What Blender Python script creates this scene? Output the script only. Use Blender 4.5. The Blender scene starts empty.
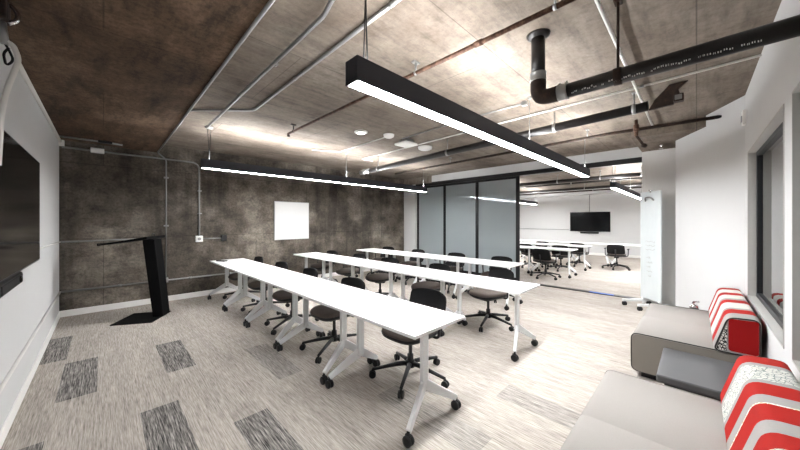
import bpy, bmesh, math, random
from mathutils import Vector, Matrix
random.seed(7)
PI = math.pi
SC = bpy.context.scene
COL = SC.collection

# ------------------------------------------------------------------ materials
def srgb(r, g, b):
    f = lambda c: (c/255/12.92) if c/255 <= .04045 else ((c/255+.055)/1.055)**2.4
    return (f(r), f(g), f(b), 1)

class N:
    """small node-tree helper"""
    def __init__(s, name):
        s.m = bpy.data.materials.new(name); s.m.use_nodes = True
        s.t = s.m.node_tree; s.t.nodes.clear()
        s.out = s.t.nodes.new('ShaderNodeOutputMaterial')
    def n(s, typ, **kw):
        nd = s.t.nodes.new('ShaderNode'+typ)
        for k, v in kw.items():
            if k in nd.inputs: nd.inputs[k].default_value = v
            else: setattr(nd, k, v)
        return nd
    def l(s, a, b): s.t.links.new(a, b)
    def coord(s, scale=(1, 1, 1), rot=(0, 0, 0)):
        tc = s.n('TexCoord'); mp = s.n('Mapping')
        mp.inputs['Scale'].default_value = scale; mp.inputs['Rotation'].default_value = rot
        s.l(tc.outputs['Object'], mp.inputs['Vector']); return mp.outputs['Vector']
    def noise(s, vec, scale, detail=4, rough=.6):
        nd = s.n('TexNoise'); nd.inputs['Scale'].default_value = scale
        nd.inputs['Detail'].default_value = detail; nd.inputs['Roughness'].default_value = rough
        s.l(vec, nd.inputs['Vector']); return nd.outputs['Fac']
    def ramp(s, fac, stops):
        nd = s.n('ValToRGB'); e = nd.color_ramp.elements
        while len(e) < len(stops): e.new(.5)
        for i, (p, c) in enumerate(stops): e[i].position = p; e[i].color = c
        s.l(fac, nd.inputs['Fac']); return nd.outputs['Color']
    def mix(s, a, b, fac, mode='MIX'):
        nd = s.n('Mix'); nd.data_type = 'RGBA'; nd.blend_type = mode
        for sock, v in ((nd.inputs[6], a), (nd.inputs[7], b), (nd.inputs[0], fac)):
            if hasattr(v, 'node'): s.l(v, sock)
            else: sock.default_value = v
        return nd.outputs[2]
    def bsdf(s, color, rough=.6, metal=0., bump=None, bstr=.2, bdist=.01, spec=.5, coat=0):
        b = s.n('BsdfPrincipled'); b.inputs['Roughness'].default_value = rough if not hasattr(rough, 'node') else .5
        if hasattr(rough, 'node'): s.l(rough, b.inputs['Roughness'])
        b.inputs['Metallic'].default_value = metal
        b.inputs['Specular IOR Level'].default_value = spec
        b.inputs['Coat Weight'].default_value = coat
        if hasattr(color, 'node'): s.l(color, b.inputs['Base Color'])
        else: b.inputs['Base Color'].default_value = color
        if bump is not None:
            bp = s.n('Bump'); bp.inputs['Strength'].default_value = bstr; bp.inputs['Distance'].default_value = bdist
            s.l(bump, bp.inputs['Height']); s.l(bp.outputs['Normal'], b.inputs['Normal'])
        s.l(b.outputs[0], s.out.inputs[0]); return b

G = lambda v: (v, v, v, 1)
def simple(name, col, rough=.5, metal=0., spec=.5, nz=.06, scale=30, bstr=.05, coat=0):
    k = N(name); v = k.coord()
    f = k.noise(v, scale)
    c = k.mix(tuple(x*(1-nz) for x in col[:3])+(1,), tuple(min(1, x*(1+nz)) for x in col[:3])+(1,), f)
    k.bsdf(c, rough, metal, f, bstr, .002, spec, coat); return k.m

def emissive(name, col, strength):
    k = N(name); e = k.n('Emission'); e.inputs['Color'].default_value = col; e.inputs['Strength'].default_value = strength
    k.l(e.outputs[0], k.out.inputs[0]); return k.m

def concrete(name, dark, mid, light, scale=(1, 1, 1), seam=None, streak=(1, 1, 1), contrast=.5, bstr=.5, drips=0, soft=0):
    k = N(name)
    v = k.coord(scale)
    big = k.noise(v, .9, 5, .65)
    med = k.noise(k.coord(streak), 2.4, 8, .72)
    fine = k.noise(v, 26, 5, .75)
    spots = k.noise(v, 7, 3, .5)
    drip = k.noise(k.coord((1.6, 1.6, .16)), 1.4, 4, .6)
    c = k.ramp(big, [(.28, dark), (.5, mid), (.74, light)])
    c = k.mix(c, k.ramp(med, [(.30, G(.45)), (.5, G(.85)), (.68, G(1.05))] if soft else [(.34, G(.22)), (.5, G(.75)), (.64, G(1.05))]), contrast, 'MULTIPLY')
    c = k.mix(c, k.ramp(fine, [(.38, G(.3)), (.56, G(1.1))]), .22 if soft else .5, 'MULTIPLY')
    c = k.mix(c, k.ramp(spots, [(.3, G(.4)), (.38, G(1.0))]), .35, 'MULTIPLY')
    if drips: c = k.mix(c, k.ramp(drip, [(.36, G(.35)), (.5, G(1.0)), (.66, G(1.25))]), drips, 'MULTIPLY')
    if seam:
        br = k.n('TexBrick'); k.l(k.coord((1, 1, 1), seam[4] if len(seam) > 4 else (0, 0, 0)), br.inputs['Vector'])
        br.inputs['Color1'].default_value = G(1); br.inputs['Color2'].default_value = G(seam[3]); br.inputs['Mortar'].default_value = G(.42)
        br.inputs['Scale'].default_value = 1; br.inputs['Brick Width'].default_value = seam[0]; br.inputs['Row Height'].default_value = seam[1]
        br.inputs['Mortar Size'].default_value = seam[2]; br.inputs['Mortar Smooth'].default_value = .6; br.offset = .5
        c = k.mix(c, br.outputs['Color'], .75, 'MULTIPLY')
    hgt = k.mix(med, fine, .35)
    k.bsdf(c, .8, 0, hgt, bstr, .02, .25); return k.m

M = {}
M['conc_wall'] = concrete('concrete_wall', srgb(48, 43, 38), srgb(102, 94, 85), srgb(158, 149, 138), streak=(1.0, 1, 1.5), contrast=.75,
                          seam=(2.44, 1.22, .008, .86, (PI/2, 0, 0)), bstr=.8, drips=.75)
M['conc_ceil'] = concrete('concrete_ceiling', srgb(90, 79, 69), srgb(124, 113, 102), srgb(154, 145, 134), soft=1, streak=(.6, 3.6, 1), contrast=.8,
                          seam=(2.44, 1.22, .006, .9), bstr=.5)
M['conc_slab'] = concrete('concrete_low_slab', srgb(60, 45, 33), srgb(98, 77, 60), srgb(140, 116, 95), streak=(3.0, .7, 1), contrast=.85,
                          seam=(3.0, 1.4, .006, .85), bstr=.5)
M['white_wall'] = simple('white_wall_paint', srgb(206, 206, 206), .75, nz=.015, scale=6, spec=.25)
M['room_wall'] = simple('pale_wall_paint', srgb(212, 212, 212), .75, nz=.015, scale=6, spec=.25)
M['white_trim'] = simple('white_trim_paint', srgb(236, 235, 232), .5, nz=.02)
M['col_paint'] = simple('grey_column_paint', srgb(226, 225, 223), .7, nz=.02, scale=5)
M['black_metal'] = simple('black_powder_coat', srgb(22, 22, 24), .45, 0, .4)
M['light_housing'] = simple('black_light_housing', srgb(44, 46, 53), .5, 0, .4)
M['lectern'] = simple('black_lectern_steel', srgb(5, 5, 6), .7, 0, .12)
M['black_plastic'] = simple('black_plastic', srgb(24, 24, 26), .5, 0, .4)
M['rubber'] = simple('black_rubber', srgb(16, 16, 17), .55, 0, .4)
M['galv'] = simple('galvanised_steel', srgb(150, 151, 150), .38, .75, nz=.1, scale=50)
M['white_pipe'] = simple('white_painted_conduit', srgb(220, 218, 214), .45, nz=.03)
M['chrome'] = simple('chrome', srgb(215, 215, 218), .12, 1, nz=.01)
M['white_plastic'] = simple('white_plastic', srgb(236, 235, 232), .4, nz=.02)
M['laminate'] = simple('white_laminate', srgb(243, 243, 243), .35, nz=.01, bstr=.01)
M['leg_white'] = simple('white_powder_coat', srgb(226, 227, 228), .4, nz=.02)
M['grey_edge'] = simple('grey_edge_band', srgb(165, 166, 168), .5)
M['seat_top'] = simple('grey_bench_fabric', srgb(152, 147, 143), .85, nz=.06, scale=160, spec=.15, bstr=.15)
M['seat_side'] = simple('taupe_side_fabric', srgb(130, 124, 116), .85, nz=.08, scale=160, spec=.15, bstr=.15)
M['charcoal'] = simple('charcoal_laminate', srgb(86, 86, 88), .35, nz=.06, scale=8)
M['charcoal_edge'] = simple('dark_table_edge', srgb(58, 58, 60), .45, nz=.06)
M['piping'] = simple('dark_piping', srgb(40, 38, 37), .7)
M['window_metal'] = simple('dark_window_metal', srgb(12, 15, 19), .4, 0)
M['reveal'] = simple('grey_window_liner', srgb(176, 175, 171), .6, nz=.03)
M['screen'] = simple('screen_glass', srgb(10, 9, 9), .12, 0, .35, nz=0.0, bstr=0)
M['bezel'] = simple('screen_bezel', srgb(14, 14, 15), .4)
M['red'] = simple('red_fabric', srgb(164, 30, 23), .8, nz=.09, scale=140, spec=.15, bstr=.2)
M['deep_red'] = simple('deep_red_fabric', srgb(146, 20, 20), .8, nz=.09, scale=140, spec=.15, bstr=.2)
M['band_grey'] = simple('light_grey_band_fabric', srgb(158, 155, 152), .85, nz=.08, scale=140, spec=.15, bstr=.2)
M['band_white'] = simple('off_white_band_fabric', srgb(205, 202, 196), .85, nz=.05, scale=140, spec=.15, bstr=.2)
M['pinboard'] = simple('white_board_face', srgb(206, 206, 205), .3, nz=.01)
M['lens'] = emissive('lamp_diffuser', (.97, .985, 1, 1), 30)
M['uplens'] = emissive('lamp_uplight', (.98, .985, 1, 1), 25)
M['far_lens'] = emissive('far_lamp_diffuser', (.97, .985, 1, 1), 32)
M['far_uplens'] = emissive('far_lamp_uplight', (.98, .985, 1, 1), 34)
M['cor_fill'] = emissive('corridor_fill_glow', (.98, .99, 1, 1), 48)  # glow of the added corridor fill lamp
M['led'] = emissive('downlight_lens', (1, .96, .9, 1), 3)

def mk_black_pipe():
    k = N('black_cast_iron'); v = k.coord()
    c = k.mix(srgb(20, 20, 21), srgb(40, 36, 34), k.noise(v, 14))
    k.bsdf(c, .42, .1, k.noise(v, 60), .15, .004, .45); return k.m
M['iron'] = mk_black_pipe()
def mk_rust():
    k = N('rusty_steel'); v = k.coord()
    c = k.ramp(k.noise(v, 16, 6, .7), [(.3, srgb(44, 32, 27)), (.5, srgb(78, 56, 44)), (.72, srgb(124, 98, 82))])
    k.bsdf(c, .7, .2, k.noise(v, 60), .3, .004, .3); return k.m
M['rust'] = mk_rust()
def mk_dark_rust():
    k = N('dark_rusty_steel'); v = k.coord()
    c = k.ramp(k.noise(v, 12, 6, .7), [(.3, srgb(30, 25, 23)), (.55, srgb(54, 42, 36)), (.75, srgb(86, 62, 50))])
    k.bsdf(c, .65, .2, k.noise(v, 60), .3, .004, .3); return k.m
M['dark_rust'] = mk_dark_rust()

def mk_carpet(name, lo, mid, hi, contrast):
    k = N(name)
    s1 = k.noise(k.coord((105, 2.6, 1)), 1.0, 3, .75)
    s2 = k.noise(k.coord((170, 9, 1)), 1.0, 2, .6)
    s3 = k.noise(k.coord((6, .8, 1)), 1.0, 2, .5)
    fib = k.noise(k.coord((1, 1, 1)), 420, 2, .6)
    f = k.mix(s1, s2, .45)
    c = k.ramp(f, [(.5-contrast, lo), (.5, mid), (.5+contrast, hi)])
    c = k.mix(c, k.ramp(s3, [(.3, G(.82)), (.7, G(1.06))]), .6, 'MULTIPLY')
    c = k.mix(c, k.ramp(fib, [(.3, G(.7)), (.7, G(1.1))]), .35, 'MULTIPLY')
    k.bsdf(c, .95, 0, k.mix(f, fib, .5), .35, .006, .1); return k.m
M['carpet'] = mk_carpet('striated_carpet', srgb(108, 101, 94), srgb(176, 168, 160), srgb(216, 209, 201), .21)
M['carpet_b'] = mk_carpet('striated_carpet_warm', srgb(102, 95, 88), srgb(170, 162, 154), srgb(212, 205, 197), .21)
M['carpet_dark'] = mk_carpet('striated_carpet_dark', srgb(30, 29, 29), srgb(122, 118, 115), srgb(186, 181, 175), .13)
M['carpet_mid'] = mk_carpet('striated_carpet_mid', srgb(86, 82, 78), srgb(154, 148, 142), srgb(202, 196, 190), .18)

def mk_chair_seat():
    k = N('taupe_seat_fabric'); v = k.coord()
    c = k.mix(srgb(82, 75, 71), srgb(108, 99, 94), k.noise(v, 130, 3))
    k.bsdf(c, .9, 0, k.noise(v, 260), .25, .003, .15); return k.m
M['chair_seat'] = mk_chair_seat()
def mk_chair_back():
    k = N('black_mesh_fabric'); v = k.coord()
    c = k.mix(srgb(15, 15, 16), srgb(32, 31, 32), k.noise(v, 150, 2))
    k.bsdf(c, .8, 0, k.noise(v, 260), .25, .003, .2); return k.m
M['chair_back'] = mk_chair_back()

def mk_pattern(name, base, line, scale, w):
    k = N(name); v = k.coord((1, 1, 1))
    vo = k.n('TexVoronoi'); vo.feature = 'DISTANCE_TO_EDGE'; vo.inputs['Scale'].default_value = scale; k.l(v, vo.inputs['Vector'])
    c = k.ramp(vo.outputs['Distance'], [(0, line), (w, line), (w+.02, base)])
    k.bsdf(c, .85, 0, k.noise(v, 200), .2, .003, .15); return k.m
M['pat_white'] = mk_pattern('white_lined_fabric', srgb(206, 205, 198), srgb(120, 132, 130), 48, .05)
M['pat_black'] = mk_pattern('black_white_fabric', srgb(214, 210, 204), srgb(44, 42, 42), 60, .12)
M['pat_dot'] = mk_pattern('dotted_fabric', srgb(200, 168, 120), srgb(230, 226, 218), 70, .13)

def mk_glass(name, tint, refl, rough=.02):
    k = N(name); tr = k.n('BsdfTransparent'); tr.inputs['Color'].default_value = tint
    gl = k.n('BsdfGlossy'); gl.inputs['Roughness'].default_value = rough
    gl.inputs['Color'].default_value = G(.9)
    fr = k.n('Fresnel'); fr.inputs['IOR'].default_value = refl
    mx = k.n('MixShader'); k.l(fr.outputs[0], mx.inputs[0]); k.l(tr.outputs[0], mx.inputs[1]); k.l(gl.outputs[0], mx.inputs[2])
    k.l(mx.outputs[0], k.out.inputs[0]); return k.m
M['glass'] = mk_glass('window_glass', (.86, .90, .91, 1), 1.5)
def mk_frost():
    k = N('frosted_glass')
    v = k.coord()
    df = k.n('BsdfDiffuse'); df.inputs['Color'].default_value = srgb(150, 157, 158)
    tl = k.n('BsdfTranslucent'); tl.inputs['Color'].default_value = (.86, .90, .91, 1)
    gl = k.n('BsdfGlossy'); gl.inputs['Roughness'].default_value = .05; gl.inputs['Color'].default_value = (.75, .8, .85, 1)
    m1 = k.n('MixShader'); m1.inputs[0].default_value = .75; k.l(df.outputs[0], m1.inputs[1]); k.l(tl.outputs[0], m1.inputs[2])
    m2 = k.n('MixShader'); fr = k.n('Fresnel'); fr.inputs['IOR'].default_value = 1.8
    k.l(fr.outputs[0], m2.inputs[0]); k.l(m1.outputs[0], m2.inputs[1]); k.l(gl.outputs[0], m2.inputs[2])
    k.l(m2.outputs[0], k.out.inputs[0]); return k.m
M['frost'] = mk_frost()
def mk_board_glass():
    k = N('white_glass_board'); v = k.coord()
    n1 = k.noise(k.coord((3, 3, 1.2)), 2.2, 3)
    c = k.mix(srgb(204, 211, 213), srgb(222, 227, 228), n1)
    k.bsdf(c, .12, 0, None, spec=.6); return k.m
M['board_glass'] = mk_board_glass()

# ------------------------------------------------------------------ mesh helpers
class MB:
    def __init__(s): s.bm = bmesh.new(); s.mi = 0
    def _add(s, verts, faces):
        vs = [s.bm.verts.new(v) for v in verts]
        out = []
        for f in faces:
            try:
                fc = s.bm.faces.new([vs[i] for i in f]); fc.material_index = s.mi; out.append(fc)
            except ValueError: pass
        return vs, out
    def box(s, x0, x1, y0, y1, z0, z1, bev=0, seg=2, mat=None):
        v = [(x0, y0, z0), (x1, y0, z0), (x1, y1, z0), (x0, y1, z0), (x0, y0, z1), (x1, y0, z1), (x1, y1, z1), (x0, y1, z1)]
        f = [(0, 3, 2, 1), (4, 5, 6, 7), (0, 1, 5, 4), (1, 2, 6, 5), (2, 3, 7, 6), (3, 0, 4, 7)]
        if mat is not None: v = [tuple(mat @ Vector(p)) for p in v]
        vs, fs = s._add(v, f)
        if bev:
            es = list({e for fc in fs for e in fc.edges})
            bmesh.ops.bevel(s.bm, geom=es, offset=bev, segments=seg, profile=.5, affect='EDGES', clamp_overlap=True)
        return s
    def quad(s, pts): s._add(pts, [tuple(range(len(pts)))]); return s
    def prism(s, pts, d, bev=0, seg=2):
        """polygon pts (3D, planar) pushed along d"""
        d = Vector(d); n = len(pts)
        v = [tuple(p) for p in pts] + [tuple(Vector(p)+d) for p in pts]
        f = [tuple(range(n))[::-1], tuple(range(n, 2*n))] + [(i, (i+1) % n, n+(i+1) % n, n+i) for i in range(n)]
        vs, fs = s._add(v, f)
        if bev:
            es = list({e for fc in fs[:2] for e in fc.edges})
            bmesh.ops.bevel(s.bm, geom=es, offset=bev, segments=seg, profile=.5, affect='EDGES', clamp_overlap=True)
        return s
    def tube(s, pts, r, n=12, caps=True):
        """round tube through pts; r a number or one per point"""
        pts = [Vector(p) for p in pts]; rs = r if isinstance(r, (list, tuple)) else [r]*len(pts)
        rings = []; up = None
        for i, p in enumerate(pts):
            a = pts[max(i-1, 0)]; b = pts[min(i+1, len(pts)-1)]
            t = (b-a).normalized()
            if up is None:
                up = Vector((0, 0, 1)) if abs(t.z) < .9 else Vector((1, 0, 0))
            sd = t.cross(up).normalized(); up = sd.cross(t).normalized()
            rings.append([s.bm.verts.new(p + rs[i]*(math.cos(2*PI*k/n)*sd + math.sin(2*PI*k/n)*up)) for k in range(n)])
        for i in range(len(rings)-1):
            for k in range(n):
                f = s.bm.faces.new([rings[i][k], rings[i][(k+1) % n], rings[i+1][(k+1) % n], rings[i+1][k]]); f.material_index = s.mi; f.smooth = True
        if caps:
            for rg in (rings[0][::-1], rings[-1]):
                f = s.bm.faces.new(rg); f.material_index = s.mi
        return s
    def lathe(s, prof, c=(0, 0, 0), axis='z', n=20):
        """profile [(r,h)] about an axis through c"""
        c = Vector(c)
        ax = {'x': (Vector((0, 1, 0)), Vector((0, 0, 1)), Vector((1, 0, 0))), 'y': (Vector((1, 0, 0)), Vector((0, 0, 1)), Vector((0, -1, 0))),
              'z': (Vector((1, 0, 0)), Vector((0, 1, 0)), Vector((0, 0, 1)))}[axis]
        rings = [[s.bm.verts.new(c + max(r, 1e-4)*(math.cos(2*PI*k/n)*ax[0] + math.sin(2*PI*k/n)*ax[1]) + h*ax[2]) for k in range(n)] for r, h in prof]
        for i in range(len(rings)-1):
            for k in range(n):
                f = s.bm.faces.new([rings[i][k], rings[i][(k+1) % n], rings[i+1][(k+1) % n], rings[i+1][k]]); f.material_index = s.mi; f.smooth = True
        for rg in (rings[0][::-1], rings[-1]):
            f = s.bm.faces.new(rg); f.material_index = s.mi
        return s
    def build(s, name, mat, parent=None, smooth=False, loc=None):
        bmesh.ops.recalc_face_normals(s.bm, faces=s.bm.faces)
        me = bpy.data.meshes.new(name); s.bm.to_mesh(me); s.bm.free()
        for m in (mat if isinstance(mat, (list, tuple)) else [mat]): me.materials.append(m)
        if smooth:
            for p in me.polygons: p.use_smooth = True
        o = bpy.data.objects.new(name, me); COL.objects.link(o)
        if parent: o.parent = parent
        if loc: o.location = loc
        return o

def bend(pts, r=.08, n=6):
    """round the corners of a polyline"""
    pts = [Vector(p) for p in pts]; out = [pts[0]]
    for i in range(1, len(pts)-1):
        p = pts[i]; a = (pts[i-1]-p); b = (pts[i+1]-p)
        d = min(r, a.length*.45, b.length*.45); a = p+a.normalized()*d; b = p+b.normalized()*d
        for k in range(n+1):
            t = k/n; out.append(a*(1-t)**2 + p*2*t*(1-t) + b*t*t)
    out.append(pts[-1]); return out

def empty(name, loc=(0, 0, 0), rz=0):
    o = bpy.data.objects.new(name, None); COL.objects.link(o); o.location = loc; o.rotation_euler = (0, 0, rz)
    o.empty_display_size = .1; return o
def tag(o, label, cat, group=None):
    o['label'] = label; o['category'] = cat
    if group: o['group'] = group
    return o
def thing(name, label, cat, loc=(0, 0, 0), rz=0, group=None): return tag(empty(name, loc, rz), label, cat, group)
def struct(o): o['kind'] = 'structure'; return o
KIDS = {}
def copy_tree(o, parent=None):
    c = o.copy(); COL.objects.link(c)
    if parent: c.parent = parent; c.matrix_parent_inverse = o.matrix_parent_inverse.copy()
    for ch in [x for x in bpy.data.objects if x.parent == o]: copy_tree(ch, c)
    return c

# ------------------------------------------------------------------ dimensions (camera at x=y=0; +Y along the concrete-wall direction of the rows)
HC = 1.5
XL, YR, YB, XG, XF = -.49, -.39, 7.04, 7.30, 15.5
ZC, ZS, XS = 2.93, 2.775, .69        # ceiling, low slab, slab edge

# ------------------------------------------------------------------ setting
fb = MB()
PW = .243; X0 = -.285 - PW
dark = {-1: [(2.25, 3.15), (4.85, 5.8)], 0: [(3.74, 4.70)], 2: [(2.1, 3.08)], 3: [(3.70, 4.63)], 4: [(1.45, 2.44)], 6: [(2.8, 3.75)],
        8: [(1.0, 1.95)], 11: [(.35, 1.22)]}
k = 0; x = X0
rnd = random.Random(3)
while x < XF + .3:
    kk = k-1
    y = -3.0 + rnd.random()*.95; cuts = [-3.0]
    while y < YB + .2: cuts.append(y); y += .96
    cuts.append(YB+.2)
    if kk in dark:
        for a, b in dark[kk]: cuts = sorted([c for c in cuts if not (a-.15 < c < b+.15)] + [a, b])
    for a, b in zip(cuts, cuts[1:]):
        if any(abs(a-d_[0]) < 1e-6 for d_ in dark.get(kk, [])): fb.mi = 3 if kk in (6, 8, 11, 13) else 2
        else: fb.mi = 1 if rnd.random() < .3 else 0
        fb.quad([(x, a, 0), (x+PW, a, 0), (x+PW, b, 0), (x, b, 0)])
    x += PW; k += 1
struct(fb.build('floor', [M['carpet'], M['carpet_b'], M['carpet_dark'], M['carpet_mid']]))

struct(MB().box(XL-.15, XL, YR-.1, YB+.1, 0, ZC).build('wall_left', M['white_wall']))
struct(MB().box(XL-.15, XG-.07, YB, YB+.2, 0, ZC).build('wall_back', M['conc_wall']))
# ceiling: high slab (over both rooms)
struct(MB().box(XL-.15, XF+.2, -3.0, YB+.2, ZC, ZC+.2).build('ceiling', M['conc_ceil']))
struct(MB().box(XL, XS, YR, YB, ZS, ZC).build('ceiling_beam', M['conc_slab']))
struct(MB().box(5.75, XG, -.5, .71, 2.78, ZC).build('ceiling_beam', M['conc_ceil']))
# right wall with two window openings
W1, W2, WZ0, WZ1 = (3.02, 4.87), (.95, 2.79), .70, 2.24
rw = MB(); T0 = YR-.16
for a, b, z0, z1 in ((XL-.15, W2[0], 0, ZC), (W2[1], W1[0], 0, ZC), (W1[1], 5.135, 0, ZC), (W2[0], W2[1], 0, WZ0), (W2[0], W2[1], WZ1, ZC),
                     (W1[0], W1[1], 0, WZ0), (W1[0], W1[1], WZ1, ZC)):
    rw.box(a, b, T0, YR, z0, z1)
struct(rw.build('wall_right', M['white_wall']))
dw = MB(); dw.prism([(5.135, YR, 0), (6.42, .235, 0), (7.3, .235, 0), (7.3, -.6, 0), (5.135, -.55, 0)], (0, 0, ZC))
struct(dw.build('wall_diagonal', M['white_wall']))
for i, (a, b) in enumerate((W1, W2)):
    w = struct(empty('window_%d' % (i+1), ((a+b)/2, YR, WZ0)))
    cx = (a+b)/2; hw = (b-a)/2; H = WZ1-WZ0
    f = MB()   # grey reveal liner
    t = .012
    f.box(-hw, -hw+t, -.055, .004, 0, H); f.box(hw-t, hw, -.055, .004, 0, H); f.box(-hw+t, hw-t, -.055, .004, 0, t); f.box(-hw+t, hw-t, -.055, .004, H-t, H)
    struct(f.build('window_liner', M['reveal'], w))
    f = MB(); t = .055
    f.box(-hw, -hw+t, -.10, -.055, 0, H, .004, 1); f.box(hw-t, hw, -.10, -.055, 0, H, .004, 1); f.box(-hw+t, hw-t, -.10, -.055, 0, t, .004, 1); f.box(-hw+t, hw-t, -.10, -.055, H-t, H, .004, 1)
    struct(f.build('window_frame', M['window_metal'], w))
    f = MB(); f.box(-hw+t, hw-t, -.082, -.076, t, H-t); struct(f.build('window_pane', M['glass'], w))
# corridor seen through the windows
cw = MB(); cw.box(-.7, 10.2, -2.5, -2.4, 0, ZC); cw.box(10.1, 10.2, -2.4, -.6, 0, ZC); cw.box(-.8, -.7, -2.4, -.55, 0, ZC)
struct(cw.build('wall_corridor', M['room_wall']))
cl = thing('corridor_fill_light', 'linear fill lamp added out of view to brighten the corridor', 'light', (6.2, -1.5, 2.88))  # added lamp, out of view, brightens the corridor behind the window panes
MB().box(-1.2, 1.2, -.08, .08, 0, .05, .008).build('housing', M['light_housing'], cl)
MB().box(-1.18, 1.18, -.07, .07, -.012, 0).build('diffuser', M['cor_fill'], cl)

# back return, bulkhead over the glass doors, column, far room
struct(MB().box(XG-.07, XG+.13, 6.52, YB+.2, 0, 2.71).build('wall_return', M['white_wall']))
struct(MB().box(XG-.07, XG+.13, 5.84, YB+.2, 2.71, ZC).build('ceiling_beam', M['conc_ceil']))
struct(MB().box(XG-.06, XG+.13, .71, 5.84, 2.73, ZC).build('trim_1', M['white_wall']))
struct(MB().box(7.01, XG+.13, .235, .71, 0, 2.78, .006, 1).build('column', M['col_paint']))
struct(MB().box(XF, XF+.15, -3, YB+.2, 0, ZC).build('wall_far', M['room_wall']))
struct(MB().box(XG+.13, XF, YB, YB+.2, 0, ZC).build('wall_far_left', M['room_wall']))
struct(MB().box(XG+.13, XF, -.55, -.4, 0, ZC).build('wall_far_right', M['room_wall']))
struct(MB().box(XF-.6, XF, -.4, YB, 2.70, ZC).build('ceiling_beam', M['room_wall']))
# baseboards
struct(MB().box(XL, XL+.012, YR, YB, 0, .10, .003, 1).build('baseboard_left', M['white_trim']))
struct(MB().box(XL+.012, XG-.07, YB-.014, YB, 0, .10, .003, 1).build('baseboard_back', M['white_trim']))
struct(MB().box(XF-.012, XF, -.4, YB, 0, .10, .003, 1).build('baseboard_far', M['white_trim']))
# tracks of the sliding glass doors
struct(MB().box(XG-.065, XG+.065, .71, 6.52, 2.63, 2.73, .004, 1).build('trim_2', M['black_metal']))
tr = MB(); tr.box(XG-.07, XG+.07, .71, 3.10, .0, .014, .003, 1)
struct(tr.build('trim_3', M['black_metal']))
ft = MB().box(XG-.068, XG+.02, 1.18, 1.60, .014, .017).build('blue_tape', simple('blue_tape', srgb(30, 90, 190), .5))
tag(ft, 'short strip of blue tape on the black floor track', 'tape')
# three sliding frosted doors
for i, (y1, y0, dx) in enumerate(((6.52, 5.36, .03), (5.42, 4.24, .0), (4.30, 3.09, -.03))):
    d = struct(empty('door_%d' % (i+1), (XG+dx, (y0+y1)/2, 0)))
    hw = (y1-y0)/2; f = MB(); t = .08; a, b = -.014, .014
    f.box(a, b, -hw, -hw+t+.01, .015, 2.63); f.box(a, b, hw-t, hw, .015, 2.63); f.box(a, b, -hw+t, hw-t, .015, .10); f.box(a, b, -hw+t, hw-t, 2.57, 2.63)
    struct(f.build('door_frame', M['black_metal'], d))
    struct(MB().box(-.005, .005, -hw+t, hw-t, .10, 2.57).build('door_glass', M['frost'], d))

# ------------------------------------------------------------------ pendant lights
def pendant(label, x0, x1, y, zb, lens, up, group, near_v=False):
    L = x1-x0; t = thing('pendant_light', label, 'light', (x0, y, zb), 0, group)
    w = .112; h = .135
    f = MB()
    f.box(0, L, -w/2, -w/2+.008, 0, h); f.box(0, L, w/2-.008, w/2, 0, h); f.box(0, .01, -w/2+.008, w/2-.008, 0, h); f.box(L-.01, L, -w/2+.008, w/2-.008, 0, h)
    f.box(.01, L-.01, -w/2+.008, w/2-.008, .05, .085)
    f.build('housing', M['light_housing'], t)
    MB().box(.01, L-.01, -w/2+.008, w/2-.008, .002, .018).build('diffuser', lens, t)
    MB().box(.05, L-.05, -.032, .032, .122, .130).build('uplight_lens', up, t)
    top = ZC - zb
    for q, px in enumerate((.10, L/2, L-.10)):
        cb = MB()
        if q == 0:
            cb.tube([(px, -.02, h-.05), (px-.03, -.035, top-.02)], .0045, 6); cb.tube([(px, .02, h-.05), (px+.03, .035, top-.02)], .0045, 6)
        else:
            cb.tube([(px, 0, .085), (px, 0, top-.01)], .0035, 6)
        o = cb.build('cable', M['black_metal'] if q == 0 else M['galv'], t)
        MB().lathe([(.005, -.03), (.05 if q == 0 else .02, -.022), (.055 if q == 0 else .022, 0)], (px, 0, top), 'z', 16).build('canopy', M['galv'], o)
    return t
PG = 'linear pendant lights'
pendant('long black linear pendant nearest the camera, hanging over the near ends of the tables', .976, 5.96, 1.36, 2.273, M['lens'], M['uplens'], PG)
pendant('long black linear pendant hanging in front of the concrete wall', 1.03, 6.2, 5.21, 2.297, M['lens'], M['uplens'], PG)
pendant('black linear pendant in the far room whose lit underside points at the column', 8.27, 13.4, 1.36, 2.273, M['far_lens'], M['far_uplens'], PG)
pendant('linear pendant in the far room, its lit end showing beside the glass doors', 8.6, 14.1, 5.21, 2.273, M['far_lens'], M['far_uplens'], PG)

# ------------------------------------------------------------------ pipes and conduits
def hanger(parent, p, r, zt, mat, w=.03, ax='y'):
    """ring clamp around the pipe at p with a rod to the ceiling"""
    h = MB(); x, y, z = p
    h.lathe([(r*1.0, -w/2), (r*1.12, -w/2), (r*1.12, w/2), (r*1.0, w/2)], p, ax, 18)
    h.tube([(x, y, z+r), (x, y, zt)], .008, 8); h.box(x-.035, x+.035, y-.02, y+.02, zt-.012, zt)
    return h.build('hanger', mat, parent)

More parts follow.
